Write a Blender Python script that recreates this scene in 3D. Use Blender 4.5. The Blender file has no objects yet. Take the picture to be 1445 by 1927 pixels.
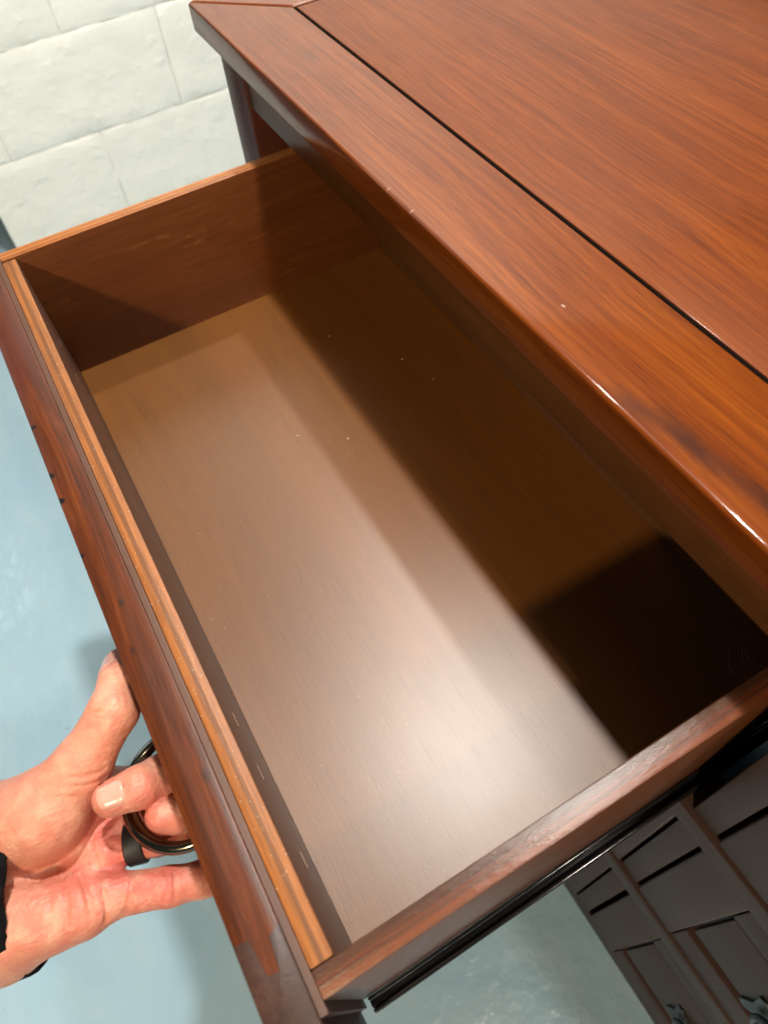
import bpy, bmesh, math, random
import numpy as np
from mathutils import Vector, Matrix

random.seed(7)
S = bpy.context.scene
COL = S.collection

# ------------------------------------------------------------------ camera
R = [[0.49838, 0.8645, -0.06528], [0.70075, -0.44602, -0.55679], [-0.51046, 0.23175, -0.82808]]
CAM = Vector((0.58399, 0.03001, 0.47346))
cd = bpy.data.cameras.new('camera')
cam = bpy.data.objects.new('camera', cd); COL.objects.link(cam)
m = Matrix(((R[0][0], -R[1][0], -R[2][0]), (R[0][1], -R[1][1], -R[2][1]), (R[0][2], -R[1][2], -R[2][2]))).to_4x4()
m.translation = CAM
cam.matrix_world = m
cd.sensor_fit = 'HORIZONTAL'; cd.sensor_width = 36; cd.lens = 1361.6 / 1445 * 36
cd.clip_start = 0.01; cd.clip_end = 50
cd.dof.use_dof = True; cd.dof.focus_distance = 0.47; cd.dof.aperture_fstop = cd.lens / 3.2
S.camera = cam

# ------------------------------------------------------------------ world + lamps
w = bpy.data.worlds.new('World'); S.world = w; w.use_nodes = True
bg = w.node_tree.nodes['Background']
bg.inputs['Color'].default_value = (0.92, 0.96, 1.0, 1); bg.inputs['Strength'].default_value = 0.08

def lamp(name, loc, watts, color, radius):
    l = bpy.data.lights.new(name, 'POINT'); l.energy = watts; l.color = color; l.shadow_soft_size = radius
    o = bpy.data.objects.new(name, l); o.location = loc; COL.objects.link(o)
    return o
lamp('ceiling_lamp_back', (-0.46, 0.74, 1.75), 66, (1.0, 0.93, 0.84), 0.035)
lamp('ceiling_lamp_above', (0.12, 0.41, 1.75), 145, (1.0, 0.985, 0.91), 0.04)
lamp('ceiling_lamp_right', (1.43, 0.36, 1.75), 62, (1.0, 0.88, 0.72), 0.05)
lamp('ceiling_lamp_front', (2.23, -1.41, 1.75), 240, (1.0, 0.80, 0.52), 0.08)

wl = bpy.data.lights.new('window_light', 'AREA'); wl.energy = 32; wl.color = (0.72, 0.87, 1.0); wl.shape = 'RECTANGLE'; wl.size = 1.4; wl.size_y = 1.1
wo = bpy.data.objects.new('window_light', wl); wo.location = (-2.9, -1.25, 1.45); COL.objects.link(wo)
wo.rotation_euler = (Vector((-0.2, -0.2, -0.3)) - wo.location).to_track_quat('-Z', 'Y').to_euler()

S.view_settings.view_transform = 'Standard'; S.view_settings.look = 'None'
S.view_settings.exposure = 0.0; S.view_settings.gamma = 1.0
S.view_settings.use_curve_mapping = False
S.cycles.max_bounces = 6; S.cycles.diffuse_bounces = 3; S.cycles.glossy_bounces = 3

# ------------------------------------------------------------------ node helpers
class NT:
    def __init__(self, name):
        self.m = bpy.data.materials.new(name); self.m.use_nodes = True
        self.t = self.m.node_tree; self.b = self.t.nodes['Principled BSDF']
    def n(self, typ, **kw):
        o = self.t.nodes.new(typ)
        for k, v in kw.items(): setattr(o, k, v)
        return o
    def l(self, a, b): self.t.links.new(a, b)
    def setin(self, sock, v):
        if hasattr(v, 'is_linked') or isinstance(v, bpy.types.NodeSocket): self.l(v, sock)
        else: sock.default_value = v
    def math(self, op, a, b=0.0, c=0.0, clamp=False):
        o = self.n('ShaderNodeMath', operation=op, use_clamp=clamp)
        for i, v in enumerate((a, b, c)): self.setin(o.inputs[i], v)
        return o.outputs[0]
    def obj(self): return self.n('ShaderNodeTexCoord').outputs['Object']
    def vscale(self, v, s):
        o = self.n('ShaderNodeVectorMath', operation='MULTIPLY'); self.l(v, o.inputs[0]); o.inputs[1].default_value = s
        return o.outputs[0]
    def vadd(self, v, s):
        o = self.n('ShaderNodeVectorMath', operation='ADD'); self.l(v, o.inputs[0]); self.setin(o.inputs[1], s)
        return o.outputs[0]
    def noise(self, v, scale=1.0, detail=3.0, rough=0.55, dist=0.0):
        o = self.n('ShaderNodeTexNoise'); self.l(v, o.inputs['Vector'])
        o.inputs['Scale'].default_value = scale; o.inputs['Detail'].default_value = detail
        o.inputs['Roughness'].default_value = rough; o.inputs['Distortion'].default_value = dist
        return o.outputs['Fac']
    def ramp(self, f, stops, interp='LINEAR'):
        o = self.n('ShaderNodeValToRGB'); self.l(f, o.inputs[0]); e = o.color_ramp
        e.interpolation = interp
        while len(e.elements) < len(stops): e.elements.new(0.5)
        for q, (p, c) in zip(e.elements, stops):
            q.position = p; q.color = (c[0], c[1], c[2], 1) if hasattr(c, '__len__') else (c, c, c, 1)
        return o.outputs[0]
    def mix(self, f, a, b, mode='MIX'):
        o = self.n('ShaderNodeMix', data_type='RGBA', blend_type=mode)
        self.setin(o.inputs[0], f)
        for s, v in ((o.inputs[6], a), (o.inputs[7], b)):
            if isinstance(v, bpy.types.NodeSocket): self.l(v, s)
            else: s.default_value = (v[0], v[1], v[2], 1)
        return o.outputs[2]
    def bump(self, h, strength=0.3, dist=0.001, prev=None):
        o = self.n('ShaderNodeBump'); self.l(h, o.inputs['Height'])
        o.inputs['Strength'].default_value = strength; o.inputs['Distance'].default_value = dist
        if prev is not None: self.l(prev, o.inputs['Normal'])
        return o.outputs[0]
    def spot(self, v, p, r, s=(1, 1, 1), soft=0.5):
        """1 inside a small mark centred on p, 0 outside; s stretches it"""
        d = self.n('ShaderNodeVectorMath', operation='SUBTRACT'); self.l(v, d.inputs[0]); d.inputs[1].default_value = p
        q = self.vscale(d.outputs[0], s)
        ln = self.n('ShaderNodeVectorMath', operation='LENGTH'); self.l(q, ln.inputs[0])
        mr = self.n('ShaderNodeMapRange'); self.l(ln.outputs['Value'], mr.inputs[0])
        mr.inputs[1].default_value = r * (1 - soft); mr.inputs[2].default_value = r * (1 + soft)
        mr.inputs[3].default_value = 1; mr.inputs[4].default_value = 0
        return mr.outputs[0]

def stretch(axis, along, across):
    s = [across] * 3; s['xyz'.index(axis)] = along
    return tuple(s)

def wood(name, dark, mid, light, axis='x', rough=0.3, coat=0.0, band=1.0, pores=0.6, fine=0.5, seed=0.0,
         wear=0.0, wear_col=(0.3, 0.12, 0.04), bumpy=0.25, marks=(), coat_rough=0.12, spec=0.5, wave=0.08, coat_grain=False):
    t = NT(name); o = t.obj(); v = t.vadd(o, (seed, seed * 1.7, seed * 0.6))
    # slow wander so bands are not ruler straight
    wob = t.noise(t.vscale(v, stretch(axis, 3.0, 9.0)), 1.0, 2.0)
    wv = t.n('ShaderNodeVectorMath', operation='SCALE'); 
    cx = t.n('ShaderNodeCombineXYZ')
    a = t.math('MULTIPLY', t.math('SUBTRACT', wob, 0.5), 0.03)
    for i in range(3):
        if i != 'xyz'.index(axis): t.l(a, cx.inputs[i])
    v2 = t.vadd(v, cx.outputs[0])
    f1 = t.noise(t.vscale(v2, stretch(axis, 1.7, 46.0)), 1.0, 5.0, 0.62)
    f2 = t.noise(t.vscale(v2, stretch(axis, 6.0, 230.0)), 1.0, 4.0, 0.7)
    f3 = t.noise(t.vscale(v2, stretch(axis, 18.0, 620.0)), 1.0, 2.0, 0.6)
    big = t.noise(t.vscale(v, (4.0, 5.0, 5.0)), 1.0, 2.0, 0.5)
    f = t.math('ADD', t.math('MULTIPLY', f1, 0.42 * band), t.math('MULTIPLY', f2, 0.46 * fine))
    f = t.math('ADD', f, t.math('MULTIPLY', big, 0.18))
    k = 0.21 * band + 0.23 * fine + 0.09
    c = t.ramp(f, [(k - 0.17, dark), (k, mid), (k + 0.16, light)])
    c = t.mix(t.math('MULTIPLY', t.math('SUBTRACT', 0.62, f3, clamp=True), 1.2 * fine, clamp=True), c, (dark[0] * 0.6, dark[1] * 0.6, dark[2] * 0.6))
    # pores: short dark dashes lying along the grain
    pn = t.noise(t.vscale(v2, stretch(axis, 38.0, 820.0)), 1.0, 1.0, 0.5)
    pm = t.math('MULTIPLY', t.ramp(pn, [(0.64, 0.0), (0.72, 1.0)]), pores)
    c = t.mix(pm, c, (dark[0] * 0.35, dark[1] * 0.35, dark[2] * 0.35))
    rn = t.noise(t.vscale(v, (30, 30, 30)), 1.0, 4.0)
    r = t.math('ADD', rough - 0.06, t.math('MULTIPLY', rn, 0.12))
    if wear > 0:
        wn = t.noise(t.vscale(v, stretch(axis, 10.0, 60.0)), 1.0, 8.0, 0.75)
        wm = t.math('MULTIPLY', t.ramp(wn, [(0.60, 0.0), (0.66, 1.0)]), wear)
        c = t.mix(wm, c, wear_col)
    if marks:
        jn = t.n('ShaderNodeTexNoise'); t.l(o, jn.inputs['Vector']); jn.inputs['Scale'].default_value = 190.0; jn.inputs['Detail'].default_value = 4
    for (p, rad, s, col, soft, amt) in marks:
        vv = o
        jj = t.n('ShaderNodeVectorMath', operation='MULTIPLY_ADD'); t.l(jn.outputs['Color'], jj.inputs[0])
        jj.inputs[1].default_value = (rad * 0.9,) * 3; jj.inputs[2].default_value = (-rad * 0.45,) * 3
        vv = t.vadd(o, jj.outputs[0])
        c = t.mix(t.math('MULTIPLY', t.spot(vv, p, rad, s, soft), amt), c, col)
    b = t.b
    t.l(c, b.inputs['Base Color']); t.l(r, b.inputs['Roughness'])
    b.inputs['Specular IOR Level'].default_value = spec
    b.inputs['Coat Weight'].default_value = coat; b.inputs['Coat Roughness'].default_value = coat_rough
    h = t.math('SUBTRACT', t.math('MULTIPLY', f3, 0.35), t.math('MULTIPLY', pm, 0.5))
    h = t.math('ADD', h, t.math('MULTIPLY', t.noise(t.vscale(v, stretch(axis, 0.6, 1.0)), 640.0, 3.0, 0.7), 0.6))
    nb = t.bump(h, bumpy, 0.0004)
    nb2 = t.bump(t.noise(t.vscale(v, stretch(axis, 6, 25)), 1.0, 2.0), wave, 0.004, nb)
    t.l(nb2, b.inputs['Normal'])
    if coat_grain: b.inputs['Coat IOR'].default_value = 1.55; t.l(nb, b.inputs['Coat Normal'])
    elif coat: t.l(t.bump(t.noise(t.vscale(v, stretch(axis, 12, 60)), 1.0, 3.0), 0.06, 0.002), b.inputs['Coat Normal'])
    return t.m

def ply(name, cross, colors, axis, seed=0.0, period=0.0117, start=0.0, rough=0.42, bumpy=0.45, spec=0.35):
    """laminated board edge: layers across, fibres along"""
    t = NT(name); o = t.obj(); v = t.vadd(o, (seed, seed, seed))
    sx = t.n('ShaderNodeSeparateXYZ'); t.l(o, sx.inputs[0])
    wob = t.noise(t.vscale(v, stretch(axis, 9.0, 40.0)), 1.0, 3.0)
    q = t.math('DIVIDE', t.math('SUBTRACT', sx.outputs['xyz'.index(cross)], start), period)
    q = t.math('ADD', q, t.math('MULTIPLY', t.math('SUBTRACT', wob, 0.5), 0.12))
    c = t.ramp(q, colors)
    f = t.noise(t.vscale(v, stretch(axis, 25.0, 900.0)), 1.0, 3.0, 0.7)
    c = t.mix(t.math('MULTIPLY', t.ramp(f, [(0.40, 1.0), (0.58, 0.0)]), 0.5), c, (0.10, 0.035, 0.012))
    g = t.noise(t.vscale(v, stretch(axis, 90.0, 420.0)), 1.0, 5.0, 0.75)
    c = t.mix(t.math('MULTIPLY', t.ramp(g, [(0.66, 0.0), (0.74, 1.0)]), 0.5), c, (0.75, 0.42, 0.18))
    t.l(c, t.b.inputs['Base Color'])
    t.b.inputs['Roughness'].default_value = rough; t.b.inputs['Specular IOR Level'].default_value = spec
    h = t.math('ADD', t.math('MULTIPLY', f, 0.6), g)
    t.l(t.bump(h, bumpy, 0.0006), t.b.inputs['Normal'])
    return t.m

M = {}
RED_D, RED_M, RED_L = (0.078, 0.0145, 0.0015), (0.145, 0.0300, 0.0022), (0.198, 0.047, 0.0033)
M['top'] = wood('varnished_red_brown_top', RED_D, RED_M, RED_L, 'x', 0.42, 0.2, 0.9, 0.35, 1.0, 3.1, bumpy=0.10, spec=0.08, coat_rough=0.14)
M['top_front'] = wood('varnished_red_brown_board', RED_D, RED_M, (0.225, 0.055, 0.0045), 'x', 0.40, 0.45, 0.9, 0.4, 1.0, 8.3, bumpy=0.10, spec=0.08, coat_rough=0.09,
    marks=[((0.468, 0.2345, 0.2169), 0.0042, (0.20, 1.0, 1), (0.03, 0.010, 0.006), 0.75, 0.85),
           ((0.515, 0.2385, 0.2169), 0.0040, (0.18, 1.1, 1), (0.03, 0.011, 0.007), 0.75, 0.8),
           ((0.438, 0.229, 0.2169), 0.004, (0.3, 1.2, 1), (0.05, 0.016, 0.009), 0.6, 0.7),
           ((0.035, 0.262, 0.2169), 0.006, (0.6, 1.5, 1), (0.06, 0.02, 0.01), 0.8, 0.5),
           ((0.3643, 0.2446, 0.2169), 0.0006, (0.5, 1, 1), (0.5, 0.36, 0.28), 0.5, 0.6),
           ((0.2206, 0.2225, 0.2169), 0.0012, (2.4, 0.5, 1), (0.5, 0.27, 0.16), 0.4, 0.55),
           ((0.2482, 0.2225, 0.2169), 0.0012, (2.4, 0.5, 1), (0.5, 0.27, 0.16), 0.4, 0.55)])
M['top_end'] = wood('varnished_red_brown_end', RED_D, RED_M, RED_L, 'y', 0.32, 0.0, 1.0, 0.5, 0.9, 5.3, bumpy=0.12)
M['case'] = wood('dark_golden_brown_rail', (0.05, 0.016, 0.003), (0.095, 0.032, 0.005), (0.13, 0.048, 0.008), 'x', 0.40, 0.0, 0.8, 0.4, 0.6, 1.3, spec=0.22)
M['case_v'] = wood('dark_red_brown_upright', (0.028, 0.008, 0.005), (0.075, 0.02, 0.011), (0.13, 0.036, 0.016), 'z', 0.36, 0.0, 0.9, 0.4, 0.8, 2.3)
M['lower'] = wood('dark_brown_drawer_face', (0.030, 0.015, 0.011), (0.052, 0.026, 0.020), (0.072, 0.037, 0.028), 'x', 0.45, 0.0, 0.7, 0.3, 0.5, 4.3, spec=0.35)
M['lower_v'] = wood('dark_brown_stile', (0.030, 0.015, 0.011), (0.050, 0.025, 0.019), (0.070, 0.036, 0.027), 'z', 0.45, 0.0, 0.7, 0.3, 0.5, 14.3, spec=0.35)
M['inside'] = wood('dark_carcass_inside', (0.012, 0.005, 0.003), (0.03, 0.012, 0.007), (0.05, 0.02, 0.01), 'y', 0.5)
M['bottom'] = wood('drawer_bottom_veneer', (0.10, 0.032, 0.0045), (0.142, 0.048, 0.0065), (0.165, 0.058, 0.009), 'x', 0.44, 0.85, 0.5, 0.30, 0.45, 6.2, bumpy=0.17, spec=0.15, wave=0.0, coat_rough=0.375, coat_grain=True)
M['side_in'] = wood('drawer_side_face', (0.05, 0.012, 0.003), (0.115, 0.031, 0.006), (0.165, 0.053, 0.012), 'y', 0.42, 0.0, 0.6, 0.3, 0.45, 9.2,
                    wear=0.5, wear_col=(0.26, 0.10, 0.035), bumpy=0.2)
M['box_in'] = wood('drawer_box_brown_face', (0.07, 0.028, 0.016), (0.10, 0.042, 0.024), (0.13, 0.058, 0.034), 'x', 0.45, 0.0, 0.5, 0.2, 0.4, 2.9, bumpy=0.12,
    marks=[])
M['back_in'] = wood('drawer_back_face', (0.07, 0.028, 0.01), (0.12, 0.05, 0.018), (0.17, 0.08, 0.03), 'x', 0.45, 0.0, 0.6, 0.3, 0.5, 12.9)
OR = [(0.0, (0.27, 0.085, 0.018)), (0.30, (0.32, 0.11, 0.025)), (0.44, (0.15, 0.055, 0.016)), (0.56, (0.17, 0.06, 0.018)), (0.64, (0.33, 0.115, 0.026)), (1.0, (0.28, 0.088, 0.018))]
M['ply_front'] = ply('ply_edge_front', 'y', OR, 'x', 1.0, 0.0117, -0.0112)
M['ply_left'] = ply('ply_edge_left', 'x', [(0.0, (0.40, 0.14, 0.035)), (0.3, (0.44, 0.16, 0.04)), (0.36, (0.16, 0.05, 0.015)), (0.46, (0.42, 0.15, 0.04)), (0.62, (0.45, 0.17, 0.045)), (0.7, (0.2, 0.07, 0.02)), (1.0, (0.40, 0.13, 0.035))], 'y', 2.0, 0.0117, -0.0117)
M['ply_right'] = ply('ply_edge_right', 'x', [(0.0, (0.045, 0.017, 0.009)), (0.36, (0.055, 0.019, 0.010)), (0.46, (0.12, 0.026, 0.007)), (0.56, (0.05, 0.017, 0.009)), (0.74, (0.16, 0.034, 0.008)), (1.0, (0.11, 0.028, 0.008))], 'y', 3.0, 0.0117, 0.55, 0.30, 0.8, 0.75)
chipc = (0.006, 0.004, 0.004)
FM = [((0.1923, -0.0352, 0.1296), 0.0018, (1, 0.5, 1), chipc, 0.2, 1.0), ((0.2385, -0.0352, 0.1296), 0.0024, (1, 0.8, 1), chipc, 0.2, 1.0),
      ((0.2609, -0.0352, 0.1296), 0.0026, (1, 0.8, 1), chipc, 0.2, 1.0), ((0.3056, -0.0354, 0.1296), 0.0018, (0.9, 0.7, 1), chipc, 0.2, 1.0),
      ((0.3468, -0.0244, 0.1296), 0.0014, (0.7, 1, 1), (0.02, 0.008, 0.006), 0.6, 0.9), ((0.3772, -0.028, 0.1296), 0.0013, (0.7, 1, 1), (0.02, 0.008, 0.006), 0.6, 0.9),
      ((0.4558, -0.0185, 0.1296), 0.0020, (0.6, 1, 1), (0.03, 0.012, 0.01), 0.7, 0.8), ((0.10, -0.025, 0.1296), 0.018, (0.35, 1, 1), (0.07, 0.02, 0.016), 0.8, 0.6),
      ((0.40, -0.027, 0.1296), 0.008, (0.3, 1, 1), (0.05, 0.014, 0.007), 0.8, 0.6)]
M['front_rail'] = wood('drawer_front_red_brown', (0.035, 0.008, 0.0025), (0.10, 0.022, 0.0045), (0.165, 0.042, 0.008), 'x', 0.36, 0.0, 0.7, 0.35, 1.3, 7.7, bumpy=0.25, marks=FM, spec=0.22)
M['front_stile'] = wood('drawer_front_dark_stile', (0.022, 0.010, 0.007), (0.045, 0.019, 0.013), (0.075, 0.032, 0.020), 'z', 0.42, 0.0, 0.9, 0.5, 0.8, 11.7, bumpy=0.35, spec=0.3)

def simple(name, col, rough=0.4, metal=0.0, spec=0.5, noise=0.0, nscale=80.0, bump=0.0):
    t = NT(name); o = t.obj()
    if noise:
        f = t.noise(o, nscale, 4.0)
        t.l(t.mix(t.math('MULTIPLY', f, noise), col, tuple(c * 0.35 for c in col)), t.b.inputs['Base Color'])
        t.l(t.math('ADD', rough - 0.08, t.math('MULTIPLY', t.noise(o, nscale * 2.3, 4.0), 0.16)), t.b.inputs['Roughness'])
    else:
        t.b.inputs['Base Color'].default_value = (*col, 1); t.b.inputs['Roughness'].default_value = rough
    if bump: t.l(t.bump(t.noise(o, nscale * 4, 4.0), bump, 0.0004), t.b.inputs['Normal'])
    t.b.inputs['Metallic'].default_value = metal; t.b.inputs['Specular IOR Level'].default_value = spec
    return t.m
M['slide'] = simple('black_steel', (0.025, 0.025, 0.028), 0.15, 0.5, noise=0.3, nscale=120)
M['bronze'] = simple('dark_bronze', (0.17, 0.155, 0.115), 0.17, 1.0, noise=0.4, nscale=150)
M['iron'] = simple('aged_iron', (0.10, 0.115, 0.115), 0.45, 0.7, noise=0.9, nscale=160, bump=0.4)
M['band'] = simple('black_silicone', (0.006, 0.006, 0.007), 0.55)
M['gap'] = simple('dark_groove', (0.003, 0.002, 0.0015), 0.95, spec=0.05)
M['staple'] = simple('staple_steel', (0.12, 0.07, 0.035), 0.45, 0.6)
M['dust'] = simple('pale_lint', (0.42, 0.36, 0.28), 0.9)
M['navy'] = simple('dark_navy_paint', (0.012, 0.018, 0.026), 0.5, noise=0.4, nscale=20)

def mat_wall():
    t = NT('white_painted_block'); o = t.obj()
    f = t.noise(o, 9.0, 4.0); g = t.noise(o, 60.0, 5.0, 0.6)
    c = t.mix(t.ramp(f, [(0.35, 0.0), (0.7, 1.0)]), (0.80, 0.815, 0.785), (0.76, 0.775, 0.74))
    st = t.ramp(t.noise(t.vscale(o, (1, 1, 1)), 38.0, 8.0, 0.7), [(0.66, 0.0), (0.78, 1.0)])
    c = t.mix(t.math('MULTIPLY', st, 0.22), c, (0.60, 0.56, 0.45))
    t.l(c, t.b.inputs['Base Color']); t.b.inputs['Roughness'].default_value = 0.5
    n = t.bump(t.noise(o, 16.0, 3.0, 0.5), 0.55, 0.010); n = t.bump(t.noise(o, 55.0, 4.0, 0.5), 0.3, 0.003, n)
    lump = t.ramp(t.noise(t.vadd(o, (2, 7, 4)), 30.0, 2.0, 0.5), [(0.56, 0.0), (0.74, 1.0)], 'EASE')
    n = t.bump(lump, 0.25, 0.004, n)
    t.l(n, t.b.inputs['Normal']); return t.m
M['wall'] = mat_wall()

def mat_floor():
    t = NT('pale_blue_floor_paint'); o = t.obj()
    f = t.noise(o, 2.2, 5.0, 0.6); g = t.noise(t.vscale(o, (1.0, 2.6, 1)), 7.0, 6.0, 0.65, 0.6)
    c = t.ramp(f, [(0.3, (0.275, 0.425, 0.535)), (0.7, (0.35, 0.495, 0.585))])
    c = t.mix(t.math('MULTIPLY', t.ramp(g, [(0.45, 0.0), (0.75, 1.0)]), 0.35), c, (0.42, 0.51, 0.56))
    sp = t.ramp(t.noise(o, 55.0, 6.0, 0.6), [(0.69, 0.0), (0.75, 1.0)])
    c = t.mix(t.math('MULTIPLY', sp, 0.55), c, (0.10, 0.13, 0.15))
    sp2 = t.ramp(t.noise(t.vadd(o, (3, 5, 1)), 42.0, 6.0, 0.6), [(0.70, 0.0), (0.76, 1.0)])
    c = t.mix(t.math('MULTIPLY', sp2, 0.5), c, (0.62, 0.64, 0.60))
    t.l(c, t.b.inputs['Base Color'])
    t.l(t.math('ADD', 0.12, t.math('MULTIPLY', g, 0.22)), t.b.inputs['Roughness']); t.b.inputs['Specular IOR Level'].default_value = 0.7
    n = t.bump(t.noise(o, 6.0, 2.0, 0.5), 0.35, 0.02); n = t.bump(t.noise(o, 38.0, 4.0, 0.55), 0.4, 0.006, n); n = t.bump(t.noise(o, 150.0, 3.0), 0.15, 0.001, n)
    t.l(n, t.b.inputs['Normal']); return t.m
M['floor'] = mat_floor()

# ------------------------------------------------------------------ mesh helpers
def finish(name, bm, mat, parent=None, smooth=True):
    me = bpy.data.meshes.new(name); bmesh.ops.recalc_face_normals(bm, faces=bm.faces); bm.to_mesh(me); bm.free()
    if mat is not None: me.materials.append(mat)
    if smooth:
        for p in me.polygons: p.use_smooth = True
        try: me.set_sharp_from_angle(angle=math.radians(38))
        except Exception: pass
    o = bpy.data.objects.new(name, me); COL.objects.link(o)
    if parent is not None:
        o.parent = parent; q = parent; off = Vector((0, 0, 0))
        while q is not None: off += q.location; q = q.parent
        o.location = -off
    return o
def tag(o, label=None, cat=None, group=None, kind=None):
    for k, v in (('label', label), ('category', cat), ('group', group), ('kind', kind)):
        if v: o[k] = v
    return o
def empty(name, loc, label, cat, group=None):
    o = bpy.data.objects.new(name, None); o.location = loc; o.empty_display_size = 0.05; COL.objects.link(o)
    return tag(o, label, cat, group)
def bevel(bm, w, seg=2, edges=None):
    bmesh.ops.bevel(bm, geom=edges or list(bm.edges), offset=w, segments=seg, affect='EDGES', profile=0.5, clamp_overlap=True)
def boxbm(a, b, w=0.0, seg=2):
    bm = bmesh.new(); bmesh.ops.create_cube(bm, size=1.0)
    for v in bm.verts:
        v.co = Vector([(a[i] + b[i]) / 2 + v.co[i] * (b[i] - a[i]) for i in range(3)])
    if w: bevel(bm, w, seg)
    return bm
def box(name, a, b, mat, parent=None, w=0.001, seg=2): return finish(name, boxbm(a, b, w, seg), mat, parent)
def prism(poly, z0, z1, w=0.0, seg=2):
    bm = bmesh.new(); lo = [bm.verts.new((x, y, z0)) for x, y in poly]; hi = [bm.verts.new((x, y, z1)) for x, y in poly]
    bm.faces.new(lo[::-1]); bm.faces.new(hi); n = len(poly)
    for i in range(n): bm.faces.new((lo[i], lo[(i + 1) % n], hi[(i + 1) % n], hi[i]))
    bmesh.ops.recalc_face_normals(bm, faces=bm.faces)
    if w: bevel(bm, w, seg)
    return bm
def tube(pts, rad, seg=16, flat=None, caps=True):
    """swept tube; rad: number or list of (r_side, r_up)"""
    bm = bmesh.new(); rings = []; n = len(pts); P = [Vector(p) for p in pts]
    for i in range(n):
        tg = (P[min(i + 1, n - 1)] - P[max(i - 1, 0)]).normalized()
        up = Vector(flat or (0, 0, 1)); sd = tg.cross(up).normalized(); up = sd.cross(tg).normalized()
        r = rad[i] if hasattr(rad, '__len__') else (rad, rad)
        rings.append([bm.verts.new(P[i] + sd * math.cos(2 * math.pi * k / seg) * r[0] + up * math.sin(2 * math.pi * k / seg) * r[1]) for k in range(seg)])
    for a, b in zip(rings, rings[1:]):
        for k in range(seg): bm.faces.new((a[k], a[(k + 1) % seg], b[(k + 1) % seg], b[k]))
    if caps: bm.faces.new(rings[0][::-1]); bm.faces.new(rings[-1])
    return bm

# ------------------------------------------------------------------ setting
FZ = -0.59
H, W, D, T = 0.1286, 0.55, 0.3269, 0.0117      # drawer cavity
YT, ZT, TH, XL, YG = 0.2215, 0.2169, 0.0235, -0.119, 0.2902
YF = 0.2344                                      # face of the case
ZR = 0.1536                                      # underside of the top rail
XR, YB = 1.295, 0.66

bm = bmesh.new(); bmesh.ops.create_grid(bm, x_segments=2, y_segments=2, size=4.0)
for v in bm.verts: v.co.z = FZ
tag(finish('floor', bm, M['floor'], smooth=False), 'pale blue painted concrete floor under the drawer', 'floor', kind='structure')

WX = -1.17
wall = finish('wall', boxbm((WX - 0.25, -0.045, FZ), (WX - 0.006, 3.4, 1.9), 0.004), M['wall'])
tag(wall, 'white painted concrete block wall behind the dresser', 'wall', kind='structure')
def block(y0, y1, z0, z1, soft=False):
    r_ = random.uniform(0, 6)
    ys = [0, 0.003, 0.007] + [0.007 + (y1 - y0 - 0.014) * k / 16 for k in range(1, 16)] + [y1 - y0 - 0.007, y1 - y0 - 0.003, y1 - y0]; zs = [0, 0.003, 0.007] + [0.007 + (z1 - z0 - 0.014) * k / 8 for k in range(1, 8)] + [z1 - z0 - 0.007, z1 - z0 - 0.003, z1 - z0]; ny = len(ys) - 1; nz = len(zs) - 1
    bm = bmesh.new(); g = {}
    for i in range(ny + 1):
        for k in range(nz + 1):
            y = y0 + ys[i]; z = z0 + zs[k]
            ed = min(i, ny - i, k, nz - k)
            q_ = 0.5 + 0.5 * math.sin(y * 31 + z * 17 + r_) * math.sin(y * 13.7 - z * 41 + r_ * 2); side = min(i, ny - i) <= min(k, nz - k); fill = 0.75 if (side and soft) else (0.35 if side else 0.0)
            x = WX + (-0.0030 * (1 - fill) * (0.35 + 0.65 * q_) if ed == 0 else (-0.0012 if ed == 1 else 0.0)) + random.uniform(-1, 1) * 0.0009
            if ed == 0:
                y += random.uniform(-1, 1) * 0.001; z += random.uniform(-1, 1) * 0.0012
            g[i, k] = bm.verts.new((x, y, z))
    for i in range(ny):
        for k in range(nz): bm.faces.new((g[i, k], g[i + 1, k], g[i + 1, k + 1], g[i, k + 1]))
    bmesh.ops.recalc_face_normals(bm, faces=bm.faces)
    ext = bmesh.ops.extrude_face_region(bm, geom=list(bm.faces))
    vs = [v for v in ext['geom'] if isinstance(v, bmesh.types.BMVert)]
    for v in vs: v.co.x = WX - 0.03
    return bm
for r, z0 in enumerate((-0.5585, -0.3585, -0.1585, 0.0415)):
    off = 0.237 if r % 2 == 0 else 0.437
    yy = -0.045
    cuts = [off + 0.4 * k for k in range(-3, 6)]
    cuts = [-0.045] + [c for c in cuts if -0.0 < c < 2.3]
    for y0, y1 in zip(cuts, cuts[1:]):
        finish('block', block(y0 + 0.0006, y1 - 0.0006, z0 + 0.0006, z0 + 0.1994, r == 0), M['wall'], wall)
finish('skirting_course', boxbm((WX - 0.03, -0.045, FZ), (WX - 0.001, 2.3, -0.561), 0.004), M['wall'], wall)
box('upright_board', (WX - 0.32, -0.75, FZ + 0.004), (WX - 0.26, -0.046, 1.5), M['navy'], None, 0.004)
tag(bpy.data.objects['upright_board'], 'dark navy upright board past the end of the white wall', 'board')

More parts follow.
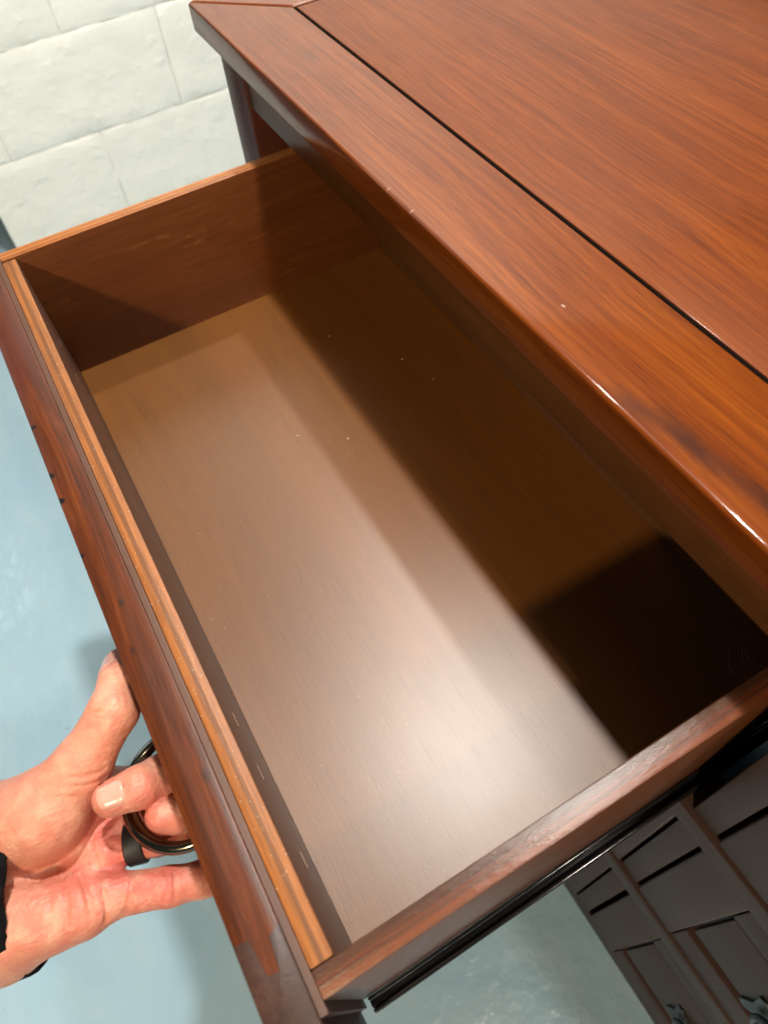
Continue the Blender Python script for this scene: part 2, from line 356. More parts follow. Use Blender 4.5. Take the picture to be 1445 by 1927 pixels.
# ------------------------------------------------------------------ dresser
dr = empty('dresser', (0.588, 0.44, FZ), 'red-brown wooden dresser with mitred top and one drawer pulled open', 'dresser')
g = 0.0011
def topboard(name, poly, mat): return finish(name, prism(poly, ZT - TH, ZT, 0.0024, 4), mat, dr)
fr, bk, lf, rt = YT, YB, XL, XR; bw = YG - YT
e = 0.0006
topboard('top_board', [(lf + e, fr), (rt - e, fr), (rt - bw - e, fr + bw - e), (lf + bw + e, fr + bw - e)], M['top_front'])
topboard('top_board', [(lf, bk - e), (lf, fr + e), (lf + bw - e, fr + bw + e), (lf + bw - e, bk - bw - e)], M['top_end'])
topboard('top_board', [(rt, fr + e), (rt, bk - e), (rt - bw + e, bk - bw - e), (rt - bw + e, fr + bw + e)], M['top_end'])
topboard('top_board', [(rt - e, bk), (lf + e, bk), (lf + bw + e, bk - bw + e), (rt - bw - e, bk - bw + e)], M['top_front'])
finish('top_panel', prism([(lf + bw + 0.0022, fr + bw + 0.0017), (rt - bw - 0.0022, fr + bw + 0.0017), (rt - bw - 0.0022, bk - bw - 0.0022), (lf + bw + 0.0022, bk - bw - 0.0022)], ZT - 0.02, ZT - 0.0004, 0.0007, 2), M['top'], dr)
box('groove_backing', (lf + 0.03, fr + 0.03, ZT - TH + 0.001), (rt - 0.03, bk - 0.03, ZT - 0.0135), M['gap'], dr, 0)
i0, i1 = lf + bw, fr + bw
for nm, a_, b_ in (('x', (lf + bw - 0.0004, fr + bw - 0.0005), (rt - bw + 0.0004, fr + bw + 0.0027)), ('y', (lf + bw - 0.0004, fr + bw + 0.0028), (lf + bw + 0.0023, bk - bw - 0.0003))):
    box('inlay_strip', (a_[0], a_[1], ZT - 0.013), (b_[0], b_[1], ZT - 0.0012), M['gap'], dr, 0)
ZU = ZT - TH - 0.0006
X0, X1 = -0.0968, -0.0456
def post(x0, x1): return box('post', (x0, YF - 0.002, FZ + 0.0), (x1, YF + 0.045, ZU), M['case_v'], dr, 0.003, 3)
post(X0, X1); post(1.222, 1.273)
box('rail', (X1, YF, ZR), (1.222, YF + 0.022, ZU), M['case'], dr, 0.0012)
for z0, z1 in ((-0.5528, -0.3142), (-0.2858, -0.0782), (-0.0538, ZR - 0.0004)): box('centre_stile', (0.579, YF - 0.002, z0), (0.5995, YF + 0.03, z1), M['lower_v'], dr, 0.0015)
for z0, z1 in ((-0.078, -0.054), (-0.314, -0.286)):
    box('rail', (X1, YF - 0.006, z0), (1.222, YF + 0.03, z1), M['lower'], dr, 0.0016)
box('base_rail', (X1, YF - 0.001, FZ), (1.222, YF + 0.03, -0.553), M['lower'], dr, 0.002)
box('side_panel', (X0 + 0.012, YF + 0.045, FZ + 0.03), (X0 + 0.03, YB - 0.03, ZU), M['case_v'], dr, 0.001)
box('side_panel', (1.243, YF + 0.045, FZ + 0.03), (1.261, YB - 0.03, ZU), M['case_v'], dr, 0.001)
box('back_panel', (X0 + 0.031, YB - 0.06, FZ + 0.03), (1.242, YB - 0.05, ZU), M['inside'], dr, 0.0)
box('divider', (0.580, YF + 0.031, FZ + 0.05), (0.598, YB - 0.061, ZU), M['inside'], dr, 0.0)

def slot(h, z): pass
# closed drawers (frame and panel fronts)
DG = 'drawers of the dresser'
def iron_plate(parent, x, z, y):
    bm = prism([(x - 0.002, z - 0.022), (x + 0.004, z - 0.026), (x + 0.010, z - 0.017), (x + 0.05, z - 0.017), (x + 0.056, z - 0.026), (x + 0.062, z - 0.022), (x + 0.058, z), (x + 0.062, z + 0.022), (x + 0.056, z + 0.026), (x + 0.05, z + 0.017), (x + 0.010, z + 0.017), (x + 0.004, z + 0.026), (x - 0.002, z + 0.022), (x + 0.002, z)], -0.0025, 0.0, 0.0006, 1)
    for v in bm.verts: v.co = Vector((v.co.x, y + v.co.z, v.co.y))
    pl = finish('handle_plate', bm, M['iron'], parent)
    pts = [(x + 0.030 + 0.021 * math.sin(a), y - 0.008, z - 0.018 - 0.021 * math.cos(a) + 0.021) for a in [2 * math.pi * k / 24 for k in range(25)]]
    finish('ring', tube(pts, 0.0028, 10, (0, 1, 0), False), M['iron'], pl)
    finish('boss', tube([(x + 0.03, y - 0.0026, z + 0.022), (x + 0.03, y - 0.008, z + 0.022), (x + 0.03, y - 0.011, z + 0.022)], [(0.006, 0.006), (0.005, 0.005), (0.002, 0.002)], 14), M['iron'], pl)
def closed_drawer(x0, x1, z0, z1, label, plate=None, wob=0.0):
    t = empty('drawer', ((x0 + x1) / 2, YF, z0), label, 'drawer', DG)
    y0, y1 = YF - 0.004, YF + 0.02; sw = 0.0425; bwz = 0.047; twz = 0.037; m_ = M['lower']
    box('front_stile', (x0, y0, z0), (x0 + sw, y1, z1), m_, t, 0.0022, 3)
    box('front_stile', (x1 - sw, y0, z0), (x1, y1, z1), m_, t, 0.0022, 3)
    box('front_rail', (x0 + sw + 0.0006, y0 + 0.0006, z0 + 0.0004), (x1 - sw - 0.0006, y1, z0 + bwz), m_, t, 0.0016)
    box('front_rail', (x0 + sw + 0.0006, y0 + 0.0006, z1 - twz), (x1 - sw - 0.0006, y1, z1 - 0.0004), m_, t, 0.0016)
    box('front_panel', (x0 + sw + 0.0003, y0 + 0.0075, z0 + bwz + 0.0002), (x1 - sw - 0.0003, y1 - 0.002, z1 - twz - 0.0002), m_, t, 0.0008)
    # raised field of the panel with a shadowed moat round it
    box('raised_field', (x0 + sw + 0.003, y0 + 0.001, z0 + bwz + 0.017), (x1 - sw - 0.004, y0 + 0.0076, z1 - twz - 0.002), m_, t, 0.0012)
    box('box_side', (x0 + 0.015, y1 + 0.0004, z0 + 0.02), (x0 + 0.027, y1 + 0.3, z1 - 0.03), M['inside'], t, 0)
    if plate: iron_plate(t, plate[0], plate[1], y0 + 0.0009)
    return t
closed_drawer(0.6025, 1.2195, -0.051, ZR - 0.003, 'closed top right drawer next to the open drawer, against the centre stile')
closed_drawer(0.6025, 1.2195, -0.2825, -0.0815, 'closed middle right drawer of the dresser, second from the floor', (0.700, -0.195))
closed_drawer(0.6045, 1.2195, -0.550, -0.3175, 'closed bottom right drawer of the dresser, just above the floor', (0.708, -0.435))
closed_drawer(X1 + 0.003, 0.5765, -0.2825, -0.0815, 'closed left drawer directly under the open drawer, middle row', (0.22, -0.195))
closed_drawer(X1 + 0.003, 0.5765, -0.550, -0.3175, 'closed bottom left drawer of the dresser, two rows under the open drawer', (0.22, -0.435))

# ------------------------------------------------------------------ the open drawer
od = empty('drawer', (0.275, 0.1, -0.03), 'open red-brown drawer pulled out of the dresser, empty inside', 'drawer', DG)
ZL = -0.050                                     # underside of the box
def plyboard(name, a, b, face, edge):
    """box board: faces of one veneer, top edge showing the layers"""
    o = box(name, a, b, face, od, 0.0014, 2); o.data.materials.append(edge)
    for p in o.data.polygons:
        if p.normal.z > 0.6 and p.center.z > b[2] - 0.002: p.material_index = 1
    return o
plyboard('side', (-T, -0.0112, ZL), (0, D + T, H), M['side_in'], M['ply_left'])
plyboard('side', (W, -0.0112, ZL), (W + T, D + T, H), M['side_in'], M['ply_right'])
plyboard('box_front', (0.0002, -0.0112, ZL), (W - 0.0002, 0, H - 0.0012), M['box_in'], M['ply_front'])
plyboard('back', (0.0002, D, ZL), (W - 0.0002, D + T, H - 0.001), M['back_in'], M['ply_front'])
box('bottom', (0.0002, 0.0002, -0.006), (W - 0.0002, D - 0.0002, 0), M['bottom'], od, 0)
# face: backing ledge, frame with tongue joint, panel
YI, YO, FT = -0.0146, -0.0352, 0.1298
box('ledge', (-0.02, YI - 0.0002, -0.055), (W + 0.016, -0.01125, H - 0.0018), M['box_in'], od, 0)
XE, XS = 0.5775, 0.5265
FB = -0.047
box('front_stile', (-0.043, YO, FB), (0.006, YI, FT), M['front_stile'], od, 0.0010, 2)
SR = 0.0045
rp = [(0.0066, YO), (XS, YO), (XS + 0.001, YO + 0.0065), (XS + 0.0075, YO + 0.0075), (XS + 0.0165, YO + 0.0085), (XS + 0.0175, YO + 0.0135), (XS + 0.004, YO + 0.0150), (XS + 0.0015, YI), (0.0066, YI)]
bm = prism(rp, FT - 0.05, FT, 0.0, 1)
ed = [q for q in bm.edges if all(v.co.z > FT - 1e-5 for v in q.verts) and (all(abs(v.co.y - YO) < 1e-5 for v in q.verts) or all(abs(v.co.y - YI) < 1e-5 for v in q.verts))]
bevel(bm, 0.0009, 2, ed)
finish('front_rail', bm, M['front_rail'], od)
sp = [(XS, YO), (XE, YO), (XE, YI), (XS + 0.0015, YI), (XS + 0.004, YO + 0.0150), (XS + 0.0175, YO + 0.0135), (XS + 0.0165, YO + 0.0085), (XS + 0.0075, YO + 0.0075), (XS + 0.001, YO + 0.0065)]
bm = prism(sp, FB, FT + 0.0002, 0.0, 1)
ed = [q for q in bm.edges if (all(v.co.z > FT for v in q.verts) and (all(abs(v.co.y - YO) < 1e-5 for v in q.verts) or all(abs(v.co.y - YI) < 1e-5 for v in q.verts))) or all(v.co.x > XE - 1e-5 for v in q.verts)]
bevel(bm, 0.0009, 2, ed)
finish('front_stile', bm, M['front_stile'], od)
box('front_rail', (0.0066, YO, FB), (XS, YI, FB + 0.04), M['front_rail'], od, 0.002)
box('front_panel', (0.0066, YO + 0.006, FB + 0.0402), (XS, YI - 0.001, FT - 0.0502), M['front_rail'], od, 0.001)
# steel runners
def runner(sgn, x):
    def q(a): return x + sgn * a
    def bx(name, a0, a1, y0, y1, z0, z1, par, w_=0.0006):
        xa, xb = sorted((q(a0), q(a1))); return box(name, (xa, y0, z0), (xb, y1, z1), M['slide'], par, w_, 2)
    r = bx('slide', 0.0003, 0.0022, -0.008, 0.42, -0.0532, -0.0440, od)
    bx('channel', 0.0023, 0.0068, -0.008, 0.46, -0.0531, -0.0500, r)
    bx('channel', 0.0069, 0.0098, -0.008, 0.50, -0.0532, -0.0452, r, 0.0013)
runner(1, W + T); runner(-1, -T)
# staples in the front wall, at the height they show
for (x, z) in ((0.417, 0.078), (0.450, 0.076), (0.497, 0.059), (0.05, 0.075), (0.09, 0.07)):
    s = box('staple', (x - 0.0045, -0.0002, z - 0.0003), (x + 0.0045, 0.0004, z + 0.0003), M['staple'], od, 0)
    # handle: bail with two posts on round roses
HX, HZ = 0.431, 0.066; HR = 0.0312
pts, rad = [], []
for k in range(41):
    a = math.pi * k / 40
    pts.append((HX - HR * math.cos(a), -0.041 - HR * math.sin(a), HZ - 0.004 * math.sin(a)))
    s_ = math.sin(a); rad.append((0.0030 + 0.0011 * s_, 0.0036 + 0.0024 * s_))
bail = finish('handle', tube(pts, rad, 18), M['bronze'], od); bail['label'] = 'dark bronze curved pull handle'
for sx in (-1, 1):
    x = HX + sx * HR
    finish('handle_post', tube([(x, YO - 0.0002, HZ), (x, YO - 0.003, HZ), (x, YO - 0.004, HZ), (x, -0.045, HZ)], [(0.010, 0.010), (0.009, 0.009), (0.0052, 0.0052), (0.0052, 0.0052)], 18), M['bronze'], bail)

# lint and specks lying in the drawer
bm = bmesh.new()
def speck(p, r):
    mt = Matrix.Translation(Vector((p[0], p[1], p[2] + r * 0.35))) @ Matrix.Rotation(random.uniform(0, 6.3), 4, 'Z') @ Matrix.Diagonal((r * random.uniform(0.8, 2.0), r, r * 0.35, 1))
    bmesh.ops.create_icosphere(bm, subdivisions=1, radius=1.0, matrix=mt)
for p, r in (((0.2107, 0.1741), .0009), ((0.0898, 0.2192), .0007), ((0.1919, 0.2713), .0008), ((0.1547, 0.2613), .0008), ((0.1838, 0.1392), .0006)):
    speck((p[0], p[1], 0.0003), r)
for k in range(150):
    speck((random.uniform(0.01, 0.54), abs(random.gauss(0.0, 0.11)) + 0.004, 0.0002), random.uniform(0.00012, 0.0003))
for k in range(120):
    speck((random.uniform(0.0, 0.53), random.uniform(-0.0108, -0.0004), H - 0.0012), random.uniform(0.00012, 0.00032))
def hair(p0, n, step, r):
    a = random.uniform(0, 6.3); P = [Vector((p0[0], p0[1], 0.0006))]
    for k in range(n):
        a += random.uniform(-0.5, 0.5); P.append(P[-1] + Vector((math.cos(a) * step, math.sin(a) * step, random.uniform(-0.0003, 0.0005))))
        P[-1].z = max(P[-1].z, 0.0004)
    rings = []
    for q in P: rings.append([bm.verts.new(q + Vector((math.cos(b) * r, math.sin(b) * r * 0.6, math.sin(b) * r))) for b in (0, 2.1, 4.2)])
    for u, v in zip(rings, rings[1:]):
        for k in range(3): bm.faces.new((u[k], u[(k + 1) % 3], v[(k + 1) % 3], v[k]))
for k in range(11): hair((random.gauss(0.53, 0.007), random.gauss(0.305, 0.012)), random.randint(4, 9), 0.0020, 0.00007)
tag(finish('lint', bm, M['dust'], None, False), 'pale dust specks and lint in the open drawer', 'lint', kind='stuff')

# ------------------------------------------------------------------ the hand
HJ = {'wrA': [385.0, -170.6, 45.0], 'wrB': [427.5, -184.3, 35.0], 'foA': [364.1, -234.3, 50.0], 'foB': [403.9, -245.0, 40.0], 'cI': [396.3, -149.3, 38.0], 'cM': [411.5, -154.3, 32.0], 'cR': [427.8, -158.1, 32.0], 'cP': [444.0, -158.8, 38.0], 'thC': [399.7, -137.4, 60.0], 'thV': [408.5, -109.2, 74.0], 'thM': [401.4, -82.7, 86.0], 'thI': [386.3, -53.9, 98.0], 'thN': [370.9, -45.8, 94.0], 'thT': [353.9, -44.7, 84.0], 'iM': [403.3, -84.8, 45.0], 'iP': [420.6, -46.5, 62.0], 'iQ': [425.5, -46.9, 80.0], 'iD': [428.7, -56.8, 90.0], 'iT': [426.4, -71.5, 90.0], 'mM': [422.4, -88.9, 42.0], 'mP': [436.3, -49.3, 45.0], 'mQ': [443.3, -45.0, 64.0], 'mD': [446.3, -47.8, 76.0], 'mT': [444.4, -53.5, 80.0], 'rM': [433.4, -93.6, 47.0], 'rP': [442.4, -65.7, 46.0], 'rD': [444.6, -58.3, 40.0], 'rT': [444.2, -59.4, 28.0], 'pM': [457.0, -100.2, 49.0], 'pP': [469.2, -69.6, 47.0], 'pD': [474.1, -52.3, 42.0], 'pT': [475.9, -43.1, 38.0], 'hyA': [442.2, -153.7, 50.0], 'hyB': [456.5, -113.5, 52.0]}
PALM = [('wrA', 'foA', 24, 30),
  ('wrB', 'foB', 22, 28),
  ('cI', 'wrA', 22, 24),
  ('cP', 'wrB', 22, 22),
  ('cI', 'iM', 17, 12.5),
  ('cM', 'mM', 17, 12.5),
  ('cR', 'rM', 17, 12.5),
  ('cP', 'pM', 19, 12),
  ('thC', 'thV', 27, 22.5),
  ('thV', 'thM', 22.5, 14.5),
  ('hyA', 'hyB', 23, 15),
  ('cI', 'cP', 18, 18),
  ('iM', 'thV', 11, 12)]
FING = [{'j': ['thM', 'thI', 'thN', 'thT'], 'r': [14.2, 13.2, 12.2, 9.4], 'blend': 9.0},
  {'j': ['iM', 'iP', 'iQ', 'iD', 'iT'], 'r': [12, 11.2, 11.2, 10.6, 9.6]},
  {'j': ['mM', 'mP', 'mQ', 'mD', 'mT'], 'r': [12.0, 10.6, 9.8, 9.4, 8.6]},
  {'j': ['rM', 'rP', 'rD', 'rT'], 'r': [11.0, 9.8, 8.6, 7.6], 'k': 4.0},
  {'j': ['pM', 'pP', 'pD', 'pT'], 'r': [11.6, 9.9, 9.4, 7.8], 'blend': 4.0}]
CREASE = [([[414.0, -71.7, 88.1], [427.2, -72.7, 99.5], [419.2, -88.7, 60.9], [427.4, -96.3, 63.1], [430.9, -106.2, 61.1], [431.9, -117.7, 57.1], [433.7, -126.2, 61.2]], 2.4, 1.8),
  ([[431.2, -104.1, 59.3], [442.5, -106.4, 59.0], [455.9, -103.9, 64.7], [465.1, -105.4, 62.5]], 1.7, 1.4),
  ([[431.6, -96.3, 59.6], [445.6, -97.5, 57.2], [461.1, -97.3, 61.6], [470.3, -102.7, 53.4]], 1.5, 1.3),
  ([[438.8, -114.6, 59.3], [455.1, -112.9, 67.0], [464.6, -117.4, 64.2]], 1.1, 1.4),
  ([[444.6, -121.1, 66.1], [455.8, -121.3, 67.8], [463.4, -126.4, 64.4]], 0.8, 1.4),
  ([[441.0, -84.6, 56.4], [436.3, -88.2, 58.8], [433.1, -94.9, 59.8]], 1.1, 1.3),
  ([[450.0, -89.3, 54.2], [447.4, -93.0, 55.6], [446.2, -96.5, 57.1]], 0.9, 1.3),
  ([[409.7, -84.7, 100.2], [412.1, -77.9, 97.9], [411.6, -69.7, 92.1]], 1.3, 1.1),
  ([[411.4, -88.7, 98.5], [414.6, -82.2, 96.1], [414.9, -73.5, 89.5]], 0.9, 1.0),
  ([[414.2, -93.3, 96.4], [417.4, -86.1, 92.4], [423.4, -73.8, 98.8]], 0.6, 1.0),
  ([[382.2, -63.6, 107.6], [388.4, -60.2, 110.5], [391.6, -54.6, 111.0]], 1.4, 1.0),
  ([[380.1, -61.6, 108.0], [386.7, -57.1, 111.7], [389.2, -52.4, 111.7]], 1.1, 0.9),
  ([[384.6, -65.0, 107.5], [390.3, -61.8, 109.5], [394.2, -56.0, 109.5]], 1.1, 0.9),
  ([[378.4, -59.2, 108.4], [384.2, -54.8, 111.9], [386.2, -50.8, 111.7]], 0.7, 0.9),
  ([[462.2, -66.6, 54.6], [471.5, -68.4, 57.5], [477.3, -72.5, 53.6]], 1.1, 1.0),
  ([[464.2, -63.2, 54.2], [472.9, -64.7, 56.1], [478.7, -68.7, 52.1]], 1.1, 1.0),
  ([[454.1, -82.0, 53.4], [464.7, -85.1, 58.6], [471.1, -93.2, 51.5]], 1.4, 1.6),
  ([[424.5, -51.9, 99.5], [433.1, -53.0, 99.9], [439.7, -56.6, 93.2]], 0.8, 0.9),
  ([[423.8, -54.3, 100.1], [432.4, -55.5, 100.8], [438.7, -59.0, 95.1]], 0.7, 0.8),
  ([[424.8, -49.6, 98.0], [432.8, -50.4, 98.6], [438.9, -53.4, 94.1]], 0.6, 0.8),
  ([[391.5, -103.4, 92.3], [401.0, -93.8, 99.7], [404.7, -83.7, 102.4]], 0.6, 1.2),
  ([[392.4, -112.3, 92.1], [402.5, -103.4, 98.2], [408.0, -94.6, 99.0]], 0.5, 1.2)]
# ---- hand as one smooth surface (distance field -> surface net); all points in millimetres
def _cone(P, a, b, ra, rb):
    a = np.asarray(a, np.float32); b = np.asarray(b, np.float32); ab = b - a
    t = np.clip(((P - a) @ ab) / max(float(ab @ ab), 1e-6), 0, 1)
    return np.sqrt((((P - a) - t[..., None] * ab) ** 2).sum(-1)) - (ra + t * (rb - ra))
def _smin(a, b, k):
    h = np.clip(0.5 + 0.5 * (b - a) / k, 0, 1)
    return b + (a - b) * h - k * h * (1 - h)
def hand_sd(P, creases=True):
    P = P.astype(np.float32); J = HJ
    def chain(names, radii, k=3.0):
        d = None
        for (n0, n1), (r0, r1) in zip(zip(names, names[1:]), zip(radii, radii[1:])):
            c = _cone(P, J[n0], J[n1], r0, r1); d = c if d is None else _smin(d, c, k)
        return d
    palm = None
    for a, b, ra, rb in PALM:
        c = _cone(P, J[a], J[b], ra, rb); palm = c if palm is None else _smin(palm, c, 9.0)
    d = palm
    for f in FING:
        full = chain(f['j'], f['r'], 3.5)
        prox = _cone(P, J[f['j'][0]], J[f['j'][1]], f['r'][0], f['r'][1])
        for (a, b, t, r) in f.get('pads', ()):
            q = np.asarray(J[a]) * (1 - t) + np.asarray(J[b]) * t
            full = _smin(full, _cone(P, q + f['pn'], q + f['pn'], r, r), 4.0)
        if f.get('mix'): full = _smin(full, _cone(P, *f['mix']), 7.0)
        d = np.minimum(_smin(d, prox, f.get('k', 7.0)), np.minimum(d, full)) if not f.get('blend') else _smin(d, full, f['blend'])
    if creases:
        near = np.abs(d) < 4.0; Q = P[near]; e_ = np.zeros(len(Q), np.float32)
        for pts, dep, wd in CREASE:
            best = None
            for a, b in zip(pts, pts[1:]):
                c = _cone(Q, a, b, 0, 0); best = c if best is None else np.minimum(best, c)
            e_ += dep * np.exp(-(best / wd) ** 2)
        d = d.copy(); d[near] += e_
    return d
def surface_net(f, lo, n, h):
    """one vertex in each cell the surface crosses, one quad for each crossed edge"""
    s = f < 0
    c = [s[i:n[0] - 1 + i, j:n[1] - 1 + j, k:n[2] - 1 + k] for i in (0, 1) for j in (0, 1) for k in (0, 1)]
    tot = sum(q.astype(np.int8) for q in c); act = (tot > 0) & (tot < 8)
    idx = np.argwhere(act); num = -np.ones(act.shape, np.int64); num[act] = np.arange(len(idx))
    acc = np.zeros((len(idx), 3)); cnt = np.zeros(len(idx))
    off = [(i, j, k) for i in (0, 1) for j in (0, 1) for k in (0, 1)]
    for a in range(8):
        for b in range(a + 1, 8):
            if sum(abs(off[a][q] - off[b][q]) for q in range(3)) != 1: continue
            fa = f[tuple((idx + off[a]).T)]; fb = f[tuple((idx + off[b]).T)]
            m_ = (fa < 0) != (fb < 0); t = np.where(m_, fa / np.where(m_, fa - fb, 1), 0)
            p = np.array(off[a]) + t[:, None] * (np.array(off[b]) - np.array(off[a]))
            acc[m_] += p[m_]; cnt[m_] += 1
    V = lo + (idx + acc / cnt[:, None]) * h
    F = []
    for ax in range(3):
        u, v = [(1, 2), (2, 0), (0, 1)][ax]
        sl0 = [slice(0, n[q]) for q in range(3)]; sl1 = list(sl0)
        sl0[ax] = slice(0, n[ax] - 1); sl1[ax] = slice(1, n[ax])
        A, B = s[tuple(sl0)], s[tuple(sl1)]
        e_ = np.argwhere(A != B)
        e_ = e_[(e_[:, u] > 0) & (e_[:, v] > 0) & (e_[:, u] < n[u] - 1) & (e_[:, v] < n[v] - 1)]
        du = np.zeros(3, int); du[u] = 1; dv = np.zeros(3, int); dv[v] = 1
        q = np.stack([num[tuple((e_ - du - dv).T)], num[tuple((e_ - dv).T)], num[tuple(e_.T)], num[tuple((e_ - du).T)]], 1)
        fl = A[tuple(e_.T)]; q[~fl] = q[~fl][:, ::-1]
        F.append(q)
    return V, np.concatenate(F)
def mat_skin():
    t = NT('skin'); o = t.obj()
    at = t.n('ShaderNodeAttribute', attribute_name='redness').outputs['Fac']
    c = t.mix(at, (0.56, 0.255, 0.158), (0.52, 0.130, 0.095))
    mot = t.noise(o, 120.0, 5.0, 0.65)
    c = t.mix(t.math('MULTIPLY', t.ramp(mot, [(0.42, 0.0), (0.64, 1.0)]), 0.38), c, (0.52, 0.115, 0.085))
    pal = t.noise(t.vadd(o, (1, 2, 3)), 60.0, 4.0, 0.6)
    c = t.mix(t.math('MULTIPLY', t.ramp(pal, [(0.50, 0.0), (0.68, 1.0)]), 0.5), c, (0.68, 0.38, 0.26))
    t.l(c, t.b.inputs['Base Color'])
    t.b.inputs['Subsurface Weight'].default_value = 0.12
    t.b.inputs['Subsurface Radius'].default_value = (1.0, 0.35, 0.2); t.b.inputs['Subsurface Scale'].default_value = 0.0035
    t.l(t.math('ADD', 0.36, t.math('MULTIPLY', t.noise(o, 300.0, 3.0), 0.2)), t.b.inputs['Roughness'])
    t.b.inputs['Specular IOR Level'].default_value = 0.42
    # fine skin lines in two directions plus pores
    rot = t.n('ShaderNodeMapping'); t.l(o, rot.inputs[0]); rot.inputs['Rotation'].default_value = (0.2, 0.3, 0.25); rot.inputs['Scale'].default_value = (620, 110, 200)
    l1 = t.noise(rot.outputs[0], 1.0, 3.0, 0.6)
    rot2 = t.n('ShaderNodeMapping'); t.l(o, rot2.inputs[0]); rot2.inputs['Rotation'].default_value = (0.1, 0.2, 1.3); rot2.inputs['Scale'].default_value = (560, 100, 200)
    l2 = t.noise(rot2.outputs[0], 1.0, 3.0, 0.6)
    vo = t.n('ShaderNodeTexVoronoi'); t.l(o, vo.inputs['Vector']); vo.inputs['Scale'].default_value = 480.0
    n = t.bump(t.noise(o, 130.0, 4.0, 0.6), 0.45, 0.0020)
    n = t.bump(t.math('ADD', l1, t.math('MULTIPLY', l2, 0.7)), 0.4, 0.0010, n)
    n = t.bump(vo.outputs['Distance'], 0.25, 0.0007, n)
    t.l(n, t.b.inputs['Normal']); return t.m
M['skin'] = mat_skin()
def mat_nail():
    t = NT('fingernail'); o = t.obj()
    t.l(t.mix(t.noise(o, 220.0, 3.0), (0.55, 0.25, 0.19), (0.64, 0.34, 0.27)), t.b.inputs['Base Color'])
    t.b.inputs['Roughness'].default_value = 0.25; t.b.inputs['Subsurface Weight'].default_value = 0.1; t.b.inputs['Subsurface Scale'].default_value = 0.002
    return t.m
M['nail'] = mat_nail()
def mat_sleeve():
    t = NT('black_fleece'); o = t.obj()
    f = t.noise(o, 240.0, 5.0, 0.7)
    t.l(t.mix(f, (0.002, 0.002, 0.003), (0.008, 0.008, 0.010)), t.b.inputs['Base Color'])
    t.b.inputs['Roughness'].default_value = 0.95; t.b.inputs['Specular IOR Level'].default_value = 0.15
    t.l(t.bump(f, 1.0, 0.004), t.b.inputs['Normal']); return t.m
M['sleeve'] = mat_sleeve()

vox = 1.0
allp = np.array(list(HJ.values())); lo = allp.min(0) - 32; hi = allp.max(0) + 20
lo[1] = -205.0; lo[2] = -12.0
hi[2] = 118.0
n3 = np.ceil((hi - lo) / vox).astype(int) + 1
fld = np.empty(tuple(n3), np.float32)
gy, gz = np.meshgrid(lo[1] + np.arange(n3[1]) * vox, lo[2] + np.arange(n3[2]) * vox, indexing='ij')
for i0 in range(0, n3[0], 24):
    i1 = min(i0 + 24, n3[0]); xs = lo[0] + np.arange(i0, i1) * vox
    P = np.stack(np.broadcast_arrays(xs[:, None, None], gy[None], gz[None]), -1)
    fld[i0:i1] = hand_sd(P)
V, F = surface_net(fld, lo, n3, vox)
# two rounds of light smoothing to take the grid out
for it in range(2):
    acc = np.zeros_like(V); cnt = np.zeros(len(V))
    for a in range(4):
        np.add.at(acc, F[:, a], V[F[:, (a + 1) % 4]]); np.add.at(acc, F[:, a], V[F[:, (a + 3) % 4]]); np.add.at(cnt, F[:, a], 2)
    V = V * 0.6 + 0.4 * acc / np.maximum(cnt, 1)[:, None]
person = empty('person', (0.43, -0.10, 0.02), 'bare left hand, palm up, fingers hooked round the drawer pull', 'hand')
me = bpy.data.meshes.new('hand'); me.from_pydata((V / 1000).tolist(), [], F.tolist()); me.update()
red = np.full(len(V), 0.25)
for c, rad, a in (((437, -91, 55), 24, 0.85), ((468, -74, 57), 20, 0.5), ((455, -58, 50), 22, 0.45), ((433, -61, 97), 14, 0.3), ((426, -72, 92), 11, 0.45), ((446, -52, 86), 12, 0.6),
                  ((462, -120, 64), 24, 0.25), ((408, -84, 98), 14, -0.12), ((382, -50, 108), 18, -0.15), ((366, -46, 100), 12, 0.15), ((445, -140, 60), 25, 0.1), ((415, -78, 70), 14, 0.5)):
    red += a * np.exp(-((V - np.array(c)) ** 2).sum(1) / rad ** 2)
at = me.attributes.new('redness', 'FLOAT', 'POINT'); at.data.foreach_set('value', np.clip(red, 0, 1).astype(np.float32))
me.materials.append(M['skin'])
for p in me.polygons: p.use_smooth = True
hand = bpy.data.objects.new('hand', me); COL.objects.link(hand); hand.parent = person; hand.location = -person.location

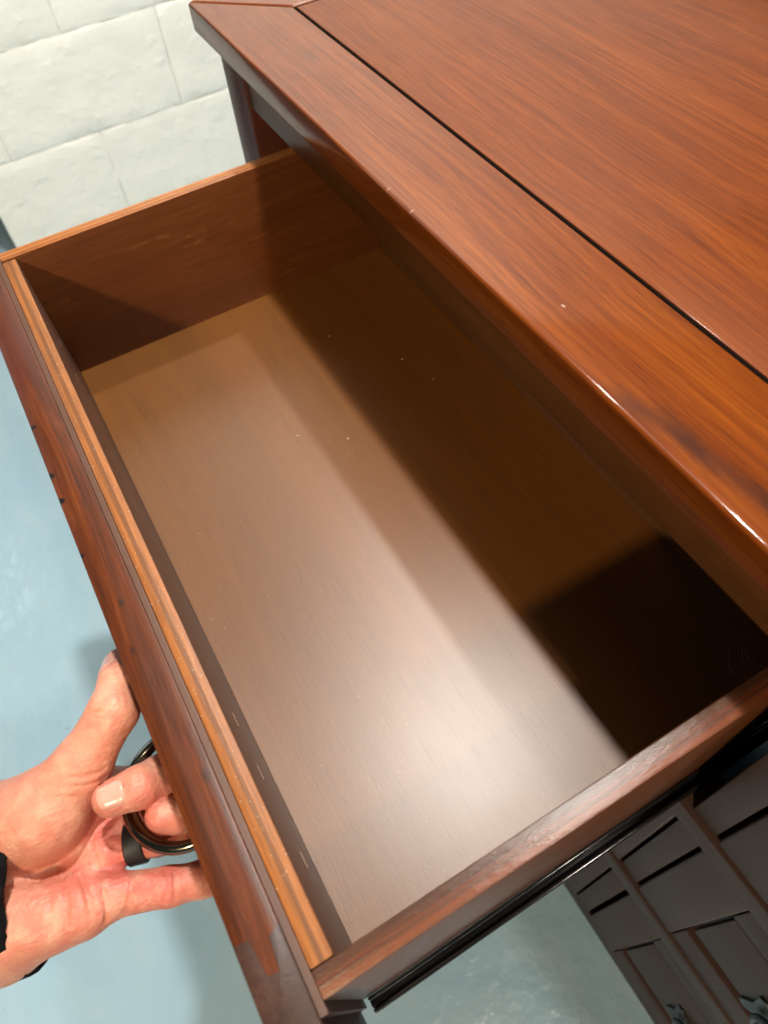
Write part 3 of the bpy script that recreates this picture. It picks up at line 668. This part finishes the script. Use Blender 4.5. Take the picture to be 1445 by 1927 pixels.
def nail(a, b, t0, t1, nrm, half, r):
    """thin curved plate laid on the fingertip"""
    a = np.array(HJ[a]); b = np.array(HJ[b]); ax = (b - a) / np.linalg.norm(b - a)
    nn = np.array(nrm, float); nn -= ax * (nn @ ax); nn /= np.linalg.norm(nn); bt = np.cross(ax, nn)
    nu, nv = 12, 12; rows = []
    for i in range(nu + 1):
        s = i / nu; L = t0 + (t1 - t0) * s
        rows_i = []
        wd = half * (1 - 0.30 * max(0, (0.22 - s) / 0.22) ** 2 - 0.22 * max(0, (s - 0.75) / 0.25) ** 2)
        for j in range(nv + 1):
            th = wd * (2 * j / nv - 1)
            q = a + ax * (L - (1.6 * (th / half) ** 2 if s > 0.5 else -1.2 * (th / half) ** 2)) ; dirv = nn * math.cos(th) + bt * math.sin(th)
            x = q + dirv * (r + 12)
            edge = min(j, nv - j, i, nu - i)
            lift = (0.45 if edge > 1 else (0.30 if edge == 1 else -0.25)) + 0.35 * math.cos(th / half * 1.3)
            if s > 0.95: lift = 0.5
            rows_i.append((x, dirv, lift))
        rows.append(rows_i)
    X = np.array([q[0] for row in rows for q in row]); Dv = np.array([q[1] for row in rows for q in row]); Lf = np.array([q[2] for row in rows for q in row])
    for _ in range(14): X = X - Dv * hand_sd(X, False)[:, None] * 0.9
    X = X + Dv * Lf[:, None]
    bm = bmesh.new(); g_ = [[bm.verts.new(Vector(X[i * (nv + 1) + j] / 1000)) for j in range(nv + 1)] for i in range(nu + 1)]
    for i in range(nu):
        for j in range(nv): bm.faces.new((g_[i][j], g_[i + 1][j], g_[i + 1][j + 1], g_[i][j + 1]))
    ex = bmesh.ops.extrude_face_region(bm, geom=list(bm.faces))
    for v in ex['geom']:
        if isinstance(v, bmesh.types.BMVert): v.co -= Vector(nn * 0.0006)
    return finish('fingernail', bm, M['nail'], hand)
nail('iD', 'iT', 5.0, 19.0, (0.20, 0.10, 1.0), 0.72, 9.8)
nail('thN', 'thT', 3.0, 20.0, (-0.35, -0.55, 0.75), 0.72, 10.0)
nail('mD', 'mT', -8.0, 2.5, (0.1, 0.75, 1.0), 0.6, 8.6)

# black band on the ring finger
a = np.array(HJ['rM']); b = np.array(HJ['rP']); c0 = (a * 0.42 + b * 0.58) / 1000; dv = (b - a) / np.linalg.norm(b - a) / 1000
prof = [(-5.0, 9.6), (-5.0, 11.6), (-4.2, 12.2), (4.2, 12.0), (5.0, 11.4), (5.0, 9.4)]
finish('finger_ring', tube([c0 + dv * s for s, r in prof], [(r / 1000, r / 1000) for s, r in prof], 40, None, False), M['band'], person)['label'] = 'plain black band on the ring finger'

# fleece cuff round the wrist
bm = bmesh.new(); rings = []
A = (np.array(HJ['wrA']) + np.array(HJ['wrB'])) / 2; B = (np.array(HJ['foA']) + np.array(HJ['foB'])) / 2
ax = Vector((B - A)).normalized(); sd = Vector(np.array(HJ['wrB']) - np.array(HJ['wrA'])); sd = (sd - ax * sd.dot(ax)).normalized(); up = ax.cross(sd)
rs = random.Random(3); SLEEVE_OFF, SLEEVE_TILT = -38.5, 2.0
for s, rr in ((14.0, 0.93), (-6.0, 0.94), (-9.0, 0.97), (-8.0, 1.02), (0.0, 1.05), (10, 1.06), (22, 1.08), (36, 1.1), (60, 1.12), (100, 1.14), (150, 1.15)):
    ring = []
    for k in range(72):
        t_ = 2 * math.pi * k / 72; jit = rs.uniform(-1, 1) * (0.9 if rr > 0.96 else 0.2)
        q = Vector(A) + ax * (s + SLEEVE_OFF + SLEEVE_TILT * math.cos(t_) + jit) + (sd * math.cos(t_) * 48.5 + up * math.sin(t_) * 48.0) * (rr + jit * 0.012)
        ring.append(bm.verts.new(q / 1000))
    rings.append(ring)
for u, v in zip(rings, rings[1:]):
    for k in range(72): bm.faces.new((u[k], u[(k + 1) % 72], v[(k + 1) % 72], v[k]))
finish('sleeve', bm, M['sleeve'], person)['label'] = 'black fleece cuff at the wrist'
